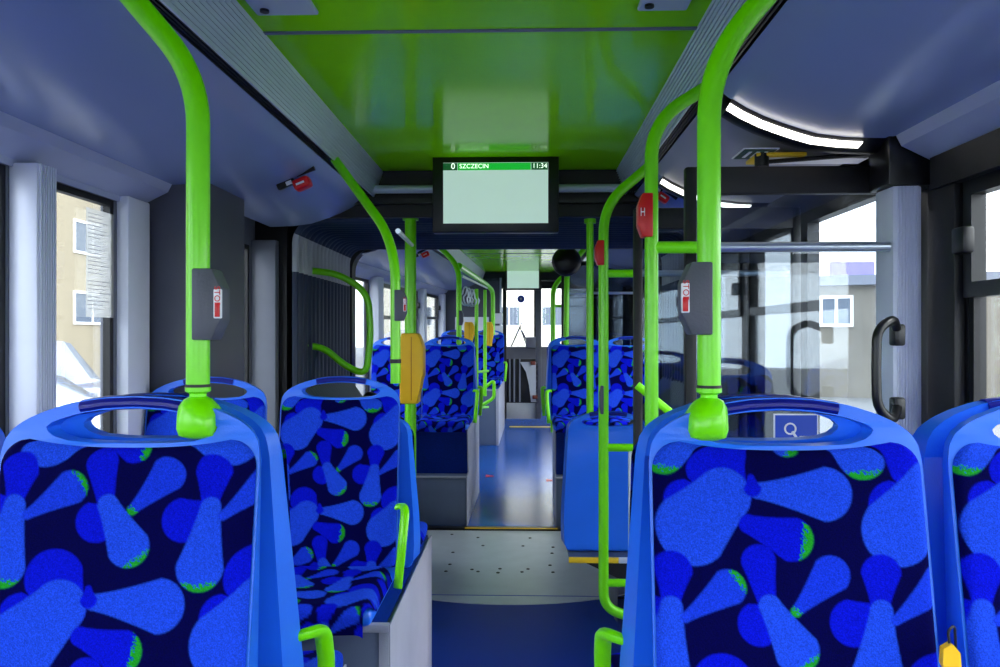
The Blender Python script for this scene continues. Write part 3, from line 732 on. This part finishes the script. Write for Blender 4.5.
# green guard hoops over the bellows
Y = 4.6
P = [W(303, 270, 4.4), W(315, 271, 4.5), W(338, 274, 4.58), W(368, 292, 4.6), W(371, 338, 4.6), W(366, 375, 4.6), W(345, 366, 4.6), W(325, 348, 4.55), W(303, 345, 4.4)]
P = [Vector(p) for p in P]
t = empty('guard_hoop', P[-1], label='green hoop rail curving out from the dark bellows on the left', cat='rail')
MB().tube(fillet([p - P[-1] for p in P], .25, 10), .020, 14).build('tube', M_pole, t)
t = empty('hose', W(383, 410, 4.5), label='black hose looping over the left bellows cover', cat='hose')
Q = [W(362, 402, 4.9), W(368, 392, 4.8), W(380, 398, 4.7), W(392, 412, 4.6), W(402, 420, 4.5)]
MB().tube(fillet([q - W(383, 410, 4.5) for q in Q], .1), .014, 10).build('tube', M_black, t)

# front section poles
def fpole(pix, r, label, rad=.12):
    P = [W(*p) for p in pix]; return pole(P, r, label, group='green poles beyond the articulation', rad=rad)
t, bs = fpole([(440, 247, 6.9), (459, 267, 6.85), (459, 343, 6.85)], .024, 'far green pole with clamp on the far left aisle seat')
clamp(t, (0, 0, 0), 1.1); button(t, .006, -.006, .22, 1, h=.13, wd=.03, txt=False)
t, bs = fpole([(459, 266, 6.9), (486, 284, 10.6), (493, 291, 11.0), (493, 335, 11.0)], .03, 'far green ceiling rail running down the left of the aisle')
o = MB().tube([W(462, 276, 7.0) - bs, W(487, 288, 10.6) - bs], .012, 10).build('hand_bar', M_gsilver, t); o['label'] = 'silver hand bar'
t, bs = fpole([(476.5, 289, 8.4), (476.5, 408, 8.4)], .020, 'far slim green pole, left of the pair behind the small validators')
for py in (372, 408): MB().tube([W(476.5, py, 8.4) - bs, W(488, py - 1, 8.9) - bs], .014, 10).build('crossbar', M_pole, t)
t, bs = fpole([(485, 290, 8.9), (485, 396, 8.9)], .020, 'far slim green pole, right of the pair behind the small validators')
t, bs = fpole([(481, 391, 9.3), (494, 380, 9.3), (494, 398, 9.3), (481, 406, 9.3)], .02, 'small green rail frame at knee height far down the aisle', .05)
t, bs = fpole([(592, 241, 6.9), (567, 268, 6.85), (566, 343, 6.85)], .024, 'far green pole clamped on the far right aisle seat')
clamp(t, (0, 0, 0), 1.1)
o = MB().tube([W(567, 293, 6.85) - bs, W(640, 293, 6.85) - bs], .012, 10).build('crossbar', M_gsilver, t); o['label'] = 'silver crossbar'
t, bs = fpole([(568, 272, 8.2), (553, 286, 8.2), (553, 432, 8.2)], .026, 'far green pole left of the one on the far right aisle seat')
MB().tube([W(553, 306, 8.2) - bs, W(566, 306, 8.2) - bs], .014, 10).build('crossbar', M_pole, t)
button(t, .02, -.01, .25, 1, M_red, .13, .03, txt=False, lab='red button housing')
for i, (px, py, Y) in enumerate([(465.5, 294, 7.6), (468.5, 295, 7.9), (472, 296, 8.2), (475, 296, 8.5)]):
    c0 = W(px, py, Y); t = empty('hanging_strap', c0, label='grey loop strap hanging from the far left ceiling rail', cat='strap', group='loop straps on the ceiling rail')
    pts = [(.05 * math.sin(a) * (1 if math.cos(a) < 0 else .6), 0, -.02 + .09 * math.cos(a)) for a in [2 * PI * k / 20 for k in range(21)]]
    MB().tube(pts, .008, 8, cap=False).build('loop', M_gsilver, t)
# round black mirror
c0 = W(566.5, 261.5, 6.0); t = empty('round_mirror', c0, label='black round mirror back hanging under the far right ceiling', cat='mirror')
b = MB(); n = 32; rows = []
for r_, y_ in ((.02, -.045), (.06, -.04), (.09, -.028), (.108, -.01), (.114, .004), (.11, .012)):
    rows.append([b.b.verts.new((r_ * math.cos(2 * PI * k / n), y_, r_ * math.sin(2 * PI * k / n))) for k in range(n)])
for i in range(len(rows) - 1):
    for k in range(n): b.face([rows[i][k], rows[i][(k + 1) % n], rows[i + 1][(k + 1) % n], rows[i + 1][k]])
b.face(rows[0]); b.face(rows[-1]); b.build('dish', M_bplas, t, ang=60)
MB().tube([(0, .02, .05), (0.02, .06, .33)], .012).build('arm', M_bplas, t)

# ------------------------------------------------------------------ screens
def screen(px0, px1, py0, py1, Y, label, ins, big):
    a = W(px0, py1, Y); c_ = W(px1, py0, Y); wd = c_.x - a.x; h = c_.z - a.z; hx, hz = wd / 2, h / 2
    t = empty('information_screen', ((a.x + c_.x) / 2, Y, (a.z + c_.z) / 2), label=label, cat='screen')
    MB().box(-hx, hx, 0, .07, -hz, hz, .006).build('housing', M_bplas, t)
    l, r, tp, bt = ins
    x0, x1, z0, z1 = -hx + l * wd, hx - r * wd, -hz + bt * h, hz - tp * h
    d = MB().box(x0, x1, -.003, .001, z0, z1).build('display', M_screen, t)
    if big:
        zb_ = z1 - (z1 - z0) * .125
        MB().box(x0, x0 + (x1 - x0) * .135, -.0045, -.003, zb_, z1 - .002).build('banner_number_field', M_scrdk, d)
        MB().box(x0 + (x1 - x0) * .14, x1 - (x1 - x0) * .165, -.0045, -.003, zb_, z1 - .002).build('banner', M_scrbar, d)
        MB().box(x1 - (x1 - x0) * .16, x1 - .002, -.0045, -.003, zb_, z1 - .002).build('banner_clock_field', M_scrdk, d)
        zc = (zb_ + z1) / 2
        text('0', .040, 'number', M_txt, d, (x0 + (x1 - x0) * .095, -.0052, zc), ext=.0006)
        text('SZCZECIN', .030, 'lettering', M_txt, d, (x0 + (x1 - x0) * .155, -.0052, zc), ext=.0005, align='LEFT', sx=1.0)
        text('11:34', .032, 'clock', M_txt, d, (x1 - (x1 - x0) * .08, -.0052, zc), ext=.0005)
    MB().box(-hx * .5, hx * .5, .02, .06, hz, hz + .04).build('bracket', M_black, t)
    return t
screen(432.5, 559, 153.5, 232.5, 3.72, 'black framed display reading SZCZECIN hanging below the green ceiling', (.085, .085, .11, .115), True)
screen(505, 541, 268, 290, 11.9, 'small far display with blank pale picture above the windscreen', (.06, .06, .08, .08), False)

# ------------------------------------------------------------------ door leaves, door gear
def leaf(Y, x0, x1, ztop, label, bar):
    t = empty('door_leaf', (x0, Y, .05), label=label, cat='door', group='swung-in door leaves')
    wd = x1 - x0; h = ztop - .05
    b = MB(); b.box(0, .036, 0, .035, 0, h, .008); b.box(wd - .036, wd, 0, .035, 0, h, .008); b.box(.03, wd - .03, .003, .032, h - .085, h, .004); b.box(.03, wd - .03, .003, .032, 0, .12, .004); b.build('frame', M_black, t)
    MB().box(.03, wd - .03, .015, .020, .1, h - .08).build('pane', M_leafg, t)
    if bar:
        a = W(637, 385, Y - .04) - Vector((x0, Y, .05)); c_ = W(700, 437, Y - .04) - Vector((x0, Y, .05))
        MB().tube([a, c_], .016, 10, ry=.008).build('grab_bar', M_pole, t)['label'] = 'green slanting grab bar'
    return t
leaf(2.42, W(685.5, 300, 2.42).x, 1.13, EYE + .52, 'near black framed glass door leaf behind the grey crossbar', False)
leaf(3.20, W(634, 300, 3.2).x, 1.13, EYE + .52, 'farther black framed glass door leaf with the slanting green grab bar', True)
# LED strips along the cove ends
def led(y, label):
    P = [(CX + a, y, z + .0) for a, z in COVE[1:]]; base = Vector(P[0]); t = empty('led_strip', base, label=label, cat='light', group='door edge light strips')
    P = [Vector(p) - base for p in P]
    b = MB(); rows = []
    for i, p in enumerate(P): rows.append([b.b.verts.new(p + Vector(q)) for q in ((.0, 0, .0), (-.012, .05, -.028), (-.012, .085, -.028), (0, .13, 0), (0, .13, .02), (0, 0, .02))])
    for i in range(len(rows) - 1):
        for k in range(6): b.face([rows[i][k], rows[i][(k + 1) % 6], rows[i + 1][(k + 1) % 6], rows[i + 1][k]])
    b.face(rows[0]); b.face(rows[-1]); b.build('carrier', M_bplas, t)
    b = MB(); rows = []
    for i, p in enumerate(P[:-1]): rows.append([b.b.verts.new(p + Vector(q)) for q in ((-.007, .014, -.0145), (-.0115, .030, -.0235), (-.008, .030, -.018), (-.002, .014, -.006))])
    for i in range(len(rows) - 1):
        for k in range(4): b.face([rows[i][k], rows[i][(k + 1) % 4], rows[i + 1][(k + 1) % 4], rows[i + 1][k]])
    b.face(rows[0]); b.face(rows[-1]); b.build('diffuser', M_led, t, ang=60)
led(2.29, 'curved white light strip right of the thick right pole'); led(3.40, 'short white light strip glimpsed between the right poles')
# emergency release on the door cover
t = empty('door_release', W(770, 158, 2.52), label='yellow plate with black lever under the curved light strip', cat='emergency release')
MB().box(-.055, .10, -.05, .08, -.004, .008, .003).build('plate', M_yel, t)
MB().box(-.02, .30, -.03, .05, -.010, -.004, .003).build('label_plate', M_wht, t)
o = MB().tube([(-.035, -.03, -.02), (.30, -.05, -.0)], .007).build('lever', M_black, t)
MB().tube([(-.035, -.03, -.035), (-.035, -.03, .01)], .022, 16).build('knob', M_black, t)
p = W(755, 153, 2.50)
t = empty('safety_sticker', p, label='dark green pictogram sticker left of the yellow plate', cat='sticker')
MB().box(-.055, .055, -.07, .07, -.003, 0).build('backing', M_wht, t)
MB().box(-.050, .050, -.065, .065, -.0045, -.003).build('green_field', M_sgreen, t)
for i, x in enumerate((-.025, 0, .025)): MB().box(x - .005, x + .005, -.04, .04, -.006, -.0045).build('pictogram', M_wht, t)
# black grab handle on the ribbed post
base = Vector((1.06, 2.2, W(0, 330, 2.2).z)); t = empty('curved_grab_rail', W(900, 412, 2.19), label='black curved grab handle on the ribbed silver post', cat='handle')
P = [W(897, 330, 2.19), W(893, 318, 2.12), W(877, 330, 2.10), W(876, 370, 2.10), W(877, 408, 2.10), W(893, 422, 2.12), W(898, 405, 2.19)]
P = [p - W(900, 412, 2.19) for p in P]
MB().tube(fillet(P, .05, 8), .0125, 14).build('grip', M_bplas, t)
for py in (335, 408): 
    q = W(897, py, 2.19) - W(900, 412, 2.19); MB().box(q.x - .016, q.x + .016, q.y - .02, q.y + .018, q.z - .03, q.z + .03, .007).build('mount', M_bplas, t)
# blue information sticker on the door leaf
p = W(796, 434, 2.39); t = empty('information_sticker', p, label='blue sticker with white key-like symbol seen through the right seat handle', cat='sticker')
sx, sz = 22 / F * 2.39, 20 / F * 2.39
MB().box(-sx, sx, 0, .003, -sz, sz).build('backing', M_wht, t)
MB().box(-sx * .93, sx * .93, -.001, 0, -sz * .93, sz * .93).build('blue_field', M_sblue, t)
b = MB(); b.tube([(-.018 + .016 * math.cos(a), -.0015, .016 + .016 * math.sin(a)) for a in [2 * PI * k / 20 for k in range(21)]], .003, 6, cap=False); b.tube([(-.012, -.0015, .008), (.008, -.0015, -.022)], .004, 6); b.build('symbol', M_wht, t)
MB().box(.01, .05, -.0015, -.001, -.012, -.006).build('caption_bar', M_wht, t)
# yellow tag
p = W(950, 650, 1.2); t = empty('yellow_tag', p, label='small yellow tag on a black wire between the two right seats', cat='tag')
b = MB(); b.prism([(-.013, .004), (.0, .012), (.012, -.002), (.014, -.03), (-.004, -.038), (-.014, -.02)], -.006, .006); b.build('tag_body', M_orange, t)
MB().tube(fillet([(.0, 0, .0), (-.004, 0, .03), (.012, .01, .035), (.02, .02, -.03)], .01), .002, 8).build('wire', M_black, t)

# emergency hammers
def hammer(p, label, rot, s=1, M=ID):
    t = empty('emergency_hammer', p, label=label, cat='emergency hammer', group='red emergency hammers')
    t.matrix_world = Matrix.Translation(p) @ Matrix.Rotation(rot, 4, 'Y') @ Matrix.Scale(s, 4)
    b = MB(); b.box(-.085, -.01, -.015, .015, -.012, .016, .005); b.build('bracket', M_bplas, t)
    b = MB(); b.box(-.02, .05, -.03, .03, -.045, .0, .012, 3); b.build('red_cover', M_hammer, t)
    b = MB(); b.tube([(-.04, 0, .022), (.085, 0, .02)], [.009, .012], 10); b.tube([(-.035, -.02, .02), (-.035, .03, .02)], .008, 10); b.build('hammer', M_black, t)
    b = MB(); b.box(-.045, -.02, -.018, -.012, -.010, .006, .001); b.build('seal', M_wht, t)
    MB().box(-.005, .03, -.032, -.029, -.028, -.020).build('print', M_wht, t)
hammer(W(297, 180, 3.15), 'red emergency hammer on the left ceiling slope', math.radians(-22))
hammer(W(663, 193, 3.62), 'red emergency hammer on the right, between green pole and far light strip', math.radians(35), .8)
hammer(W(423, 253, 6.3), 'tiny red emergency hammer on the far left ceiling slope', math.radians(-25), .9)
# ceiling plates
for (a, c_, lab) in ((252, 322, 'grey plate with screw in the green ceiling, top left'), (632, 690, 'grey plate in the green ceiling, top right')):
    Y0 = 2.03; x0 = W(a + 5, 10, Y0).x; x1 = W(c_ - 3, 10, Y0).x
    t = empty('ceiling_plate', ((x0 + x1) / 2, Y0 - .16, 2.40), label=lab, cat='ceiling plate', group='grey ceiling plates'); hx = (x1 - x0) / 2
    MB().box(-hx, hx, -.16, .16, -.012, 0, .010, 3).build('plate', M_duct, t)
    MB().tube([(-hx * .6, .12, -.018), (-hx * .6, .12, -.010)], .012, 14).build('screw', M_bplas, t)
# small knobs on the left slope
for (px, py) in ((95, 155), (124, 166)):
    y = 2.2 if px < 100 else 2.35
    tag(MB().tube([(0, 0, .0), (0, 0, .006)], .012, 14).build('fastener', M_bplas), 'small dark fastener on the left slope, %s one of the two' % ('near' if px < 100 else 'far'), 'fastener', 'fasteners on the left slope').location = (CX - 1.02, y - .05, 2.124)
# reflection of printed text in the left window, modelled as a see-through sheet
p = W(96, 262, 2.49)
t = empty('timetable_reflection', (XL - .002, 2.60, 1.97), label='pale reflection of a printed timetable in the left window, modelled as a sheet', cat='notice')
MB().box(0, .002, -.085, .085, -.36, .0).build('paper', M_reflsheet, t)  # sheet stands in for the reflection, nothing is stuck on the glass
b = MB()
for i in range(26):
    z = -.015 - i * .0132; l = random.uniform(.5, 1) * .14
    if i % 9 != 7: b.box(.002, .0026, -.075, -.075 + l, z - .0018, z)
b.build('reflected_lines', M_refltext, t)

# ------------------------------------------------------------------ driver area
t = empty('cab_door', W(522, 417, 12.25), label='grey lower cab door with dark panels below the windscreen at the aisle end', cat='door')
def pr(px0, px1, py0, py1, Y, th=.02, o=W(522, 417, 12.25)):
    a = W(px0, py1, Y) - o; c_ = W(px1, py0, Y) - o; return (a.x, c_.x, a.y, a.y + th, a.z, c_.z)
MB().box(*pr(503, 538, 403, 419, 12.25, .04), .004).build('lower_panel', M_fleaf, t)
MB().box(*pr(503, 538, 359, 403, 12.26, .03), .004).build('upper_panel', M_black, t)
b = MB()
for x in (509, 513.5, 519): b.box(*pr(x, x + 1.6, 359, 402, 12.24, .02))
b.build('slats', M_grey, t)
o_c = W(522, 417, 12.25)
P = [W(520, 362, 12.22), W(526, 372, 12.22), W(529, 385, 12.22), W(531, 402, 12.22)]; b = MB()
A = [(p.x - o_c.x, p.z - o_c.z) for p in P]; xr = W(537.5, 360, 12.22).x - o_c.x
b.prism(A + [(xr, A[-1][1]), (xr, A[0][1])], -.05, -.02); b.build('curved_panel', M_fleaf, t)
for (px, py) in ((533, 363), (535, 397)):
    q = W(px, py, 12.2) - o_c; MB().box(q.x - .04, q.x + .04, q.y - .03, q.y, q.z - .03, q.z + .03, .008).build('latch', mat('brown latch', (110, 50, 40), .5), t)
t = empty('cab_post', W(538.5, 419, 12.2), label='dark upright post at the right of the driver door', cat='post')
q = W(538.5, 419, 12.2); zt = W(538, 285, 12.2).z
MB().box(-.045, .045, 0, .05, 0, zt - q.z, .006).build('upright', M_dgrey, t)
t = empty('cab_post', W(502, 419, 12.15), label='slim silver post left of the driver door', cat='post')
q = W(502, 419, 12.15); MB().tube([(-.02, 0, 0), (-.02, 0, W(0, 279, 12.15).z - q.z)], .018).build('tube', M_gsilver, t)
MB().box(.01, .07, 0, .05, 0, W(0, 279, 12.15).z - q.z, .004).build('upright', M_black, t)
p = W(521, 299, 15.0); t = empty('round_sticker', p, label='round blue sticker high on the windscreen', cat='sticker')
MB().tube([(0, 0, 0), (0, .006, 0)], .07, 24).build('disc', M_sblue, t); MB().tube([(0, -.003, 0), (0, 0, 0)], .025, 16).build('symbol', M_wht, t)
for i, (a, c_) in enumerate((((511, 347), (520, 327)), ((531, 350), (522, 331)))):
    A, B = W(*a, 15.3), W(*c_, 15.3); t = empty('wiper', A, label='black windscreen wiper leaning %s' % ('right' if i == 0 else 'left'), cat='wiper', group='windscreen wipers')
    MB().tube([(0, 0, 0), B - A], .014, 8).build('arm', M_black, t); MB().tube([(B - A) * .4 + Vector((-.02, .02, -.05)), (B - A) * 1.25 + Vector((0, .02, 0))], .010, 8).build('blade', M_black, t)
t = empty('dashboard', FM @ Vector((-.15, 14.3, 1.0)), label='dashboard clutter under the windscreen', cat='dashboard')
MB().box(-1.0, 1.0, .1, .5, -1.0, .16, .03).build('top', M_dgrey, t); MB().box(.02, .30, -.1, .1, .14, .34, .03).build('binnacle', M_grey, t)
t = empty('notice', W(472, 325, 12.15), label='white paper notice on the dark bulkhead at far left', cat='notice')
a = W(455, 331, 12.15); c_ = W(489, 317, 12.15); b0 = W(472, 325, 12.15)
MB().box(a.x - b0.x, c_.x - b0.x, 0, .004, a.z - b0.z, c_.z - b0.z).build('paper', M_wht, t)
t = empty('notice_bracket', W(499, 345, 12.05), label='white information cards stacked beside the driver door', cat='notice')
for z in (-.05, .14, .33): MB().box(-.06, .06, 0, .01, z, z + .16, .01).build('card', M_wht, t)
t = empty('partition_screen', (.75, 7.60, .78), FM, label='dark tinted partition screen behind the far right seats', cat='screen')
b = MB(); b.box(-.42, .40, 0, .03, 0, .04); b.box(-.42, .40, 0, .03, 1.40, 1.44); b.box(-.42, -.385, 0, .03, .04, 1.40); b.box(.365, .40, 0, .03, .04, 1.40); b.box(-.05, -.02, 0, .03, .04, 1.4); b.build('frame', M_black, t)
MB().box(-.39, .37, .01, .02, .03, 1.41).build('pane', glass('dark tinted glass', (.22, .26, .32), .06), t)
# aisle edge line
a = W(487, 419, 13.2); MB
b = MB(); b.box(-.34, .42, 12.0, 12.1, .001, .004); o = struct(b, 'trim', M_yel, FM)
for (x, y) in ((-.42, 8.2), (.22, 8.0)):
    b = MB(); b.prism([(x - .03, y), (x + .06, y + .04), (x - .03, y + .12)], .001, .003, 'z'); struct(b, 'trim', M_red, FM)

# ------------------------------------------------------------------ outside
b = MB(); b.box(-80, 80, -40, 120, -.45, -.35); tag(struct(b, 'ground', M_asph))
def building(name, M, wd, h, wins, label, m=M_beige, ww=1.2, wh=1.25, dp=8):
    t = empty(name, (0, 0, 0), M, label=label, cat='building')
    MB().box(0, wd, 0, dp, 0, h).build('wall', m, t); MB().box(-.2, wd + .2, -.3, dp + .2, h, h + .3).build('roof', M_grey, t)
    for (x, z) in wins:
        f = MB(); f.box(x, x + ww, -.06, .02, z, z + .09); f.box(x, x + ww, -.06, .02, z + wh - .09, z + wh)
        for q in (0, ww / 2 - .045, ww - .09): f.box(x + q, x + q + .09, -.06, .02, z + .09, z + wh - .09)
        f = f.build('window', M_wing, t, smooth=False); MB().box(x + .05, x + ww - .05, -.02, -.01, z + .05, z + wh - .05).build('pane', M_wdk, f)
    return t
MLb = Matrix.Translation((-16, 60, -.35)) @ Matrix.Rotation(-PI / 2, 4, 'Z')
wins = []
for k in range(11):
    x = 60 - 30.3 + 0 - k * 0; 
for k in range(-5, 6):
    x = 30.3 + k * 5.2
    for z in (2.3, 4.95, 7.7): wins.append((x, z))
building('apartment_building', Matrix.Translation((-16.6, -2, -.35)) @ Matrix.Rotation(PI / 2, 4, 'Z'), 62, 11, wins, 'beige apartment building seen through the left windows', ww=2.5)
building('depot_building', Matrix.Translation((8.4, 24.5, -.35)) @ Matrix.Rotation(-.35, 4, 'Z'), 16, 3.4, [(.75, 2.15), (3.9, 2.15), (7.0, 2.15), (10.2, 2.15)], 'pale depot building seen through the glass door leaf', m=mat('pale stained render', (120, 114, 104), .85, var=.15, vscale=.8), ww=.95, wh=.95, dp=3)
building('office_building', Matrix.Translation((-12, 62, -.35)), 34, 14, [(x, z) for x in (3, 6.6, 10, 13.4, 17) for z in (2.6, 6)], 'pale building ahead of the windscreen', m=mat('cream render', (226, 222, 210), .85), ww=1.8, wh=1.6)
t = empty('billboard', (10.9, 28, -.35), label='violet billboard above the depot roof', cat='billboard')
MB().box(0, 1.55, 0, .1, 3.9, 4.5).build('panel', M_purple, t); MB().box(.7, .85, .02, .08, 0, 3.9).build('post', M_grey, t)
def car(name, loc, rz, L, Wd, H, mp, label):
    t = empty(name, loc, None, rz, label=label, cat='car')
    st = [(-.5, .80, .35, .62, .62, .8), (-.47, .9, .22, .85, .90, .85), (-.40, .97, .2, .92, 1.25, .78), (-.30, 1, .2, .93, H, .80), (-.05, 1, .2, .92, H + .02, .80), (.12, 1, .2, .90, H - .08, .76), (.24, 1, .2, .93, 1.02, .8), (.34, .98, .2, .88, .93, .84), (.44, .92, .2, .74, .78, .84), (.495, .78, .3, .55, .57, .8)]
    b = MB(); rows = []; hw = Wd / 2
    for (x, k, zb, zm, zt, tw) in st:
        a = hw * k; ta = hw * k * (tw if zt > zm + .08 else .93)
        pts = [(-a * .92, zb), (-a, zb + .12), (-a, (zb + zm) / 2), (-a * .97, zm), (-ta, zt - .05 if zt > zm + .06 else zt - .01), (-ta * .7, zt), (ta * .7, zt), (ta, zt - .05 if zt > zm + .06 else zt - .01), (a * .97, zm), (a, (zb + zm) / 2), (a, zb + .12), (a * .92, zb)]
        rows.append([b.b.verts.new((x * L, p, z)) for p, z in pts])
    n = 12
    for i in range(len(rows) - 1):
        for k in range(n):
            cab = 2 <= i <= 5 and k in (3, 7); ws = (i == 5 and k in (4, 5, 6)) or (i == 1 and k in (4, 5, 6))
            b.mi = 1 if (cab or ws) else 0
            b.face([rows[i][k], rows[i][(k + 1) % n], rows[i + 1][(k + 1) % n], rows[i + 1][k]])
    b.mi = 0; b.face(rows[0]); b.face(rows[-1][::-1]); b.build('body', [mp, M_wdk], t, ang=50)
    for s in (-1, 1):
        for x in (-.31, .32):
            wv = MB().tube([(x * L, s * (hw - .2), .32), (x * L, s * (hw + .01), .32)], .32, 24).build('wheel', M_tyre, t)
            MB().tube([(x * L, s * (hw + .0), .32), (x * L, s * (hw + .02), .32)], .2, 16).build('hub_cap', M_gsilver, wv)
        MB().box(.415 * L, .47 * L, s * hw * .62 - .13, s * hw * .62 + .18 * 1, .62, .74, .03).build('headlamp', M_lamp, t)
        MB().box(.17 * L, .20 * L, s * (hw + .0) - .08, s * (hw + .0) + .08, .93, 1.06, .02).build('wing_mirror', mp, t)
    return t
car('parked_car', (-7.3, 10.6, -.35), math.radians(-8), 4.3, 1.75, 1.42, M_whitep, 'white parked car with headlamp, low in the left window')
car('parked_car', (-10.0, 15.2, -.35), math.radians(-8), 4.8, 1.9, 1.85, M_silverp, 'silver blue parked van behind the white car in the left window')
car('parked_car', (-9, 24, -.35), 0, 4.4, 1.8, 1.45, M_silverp, 'silver car parked farther along the beige building')
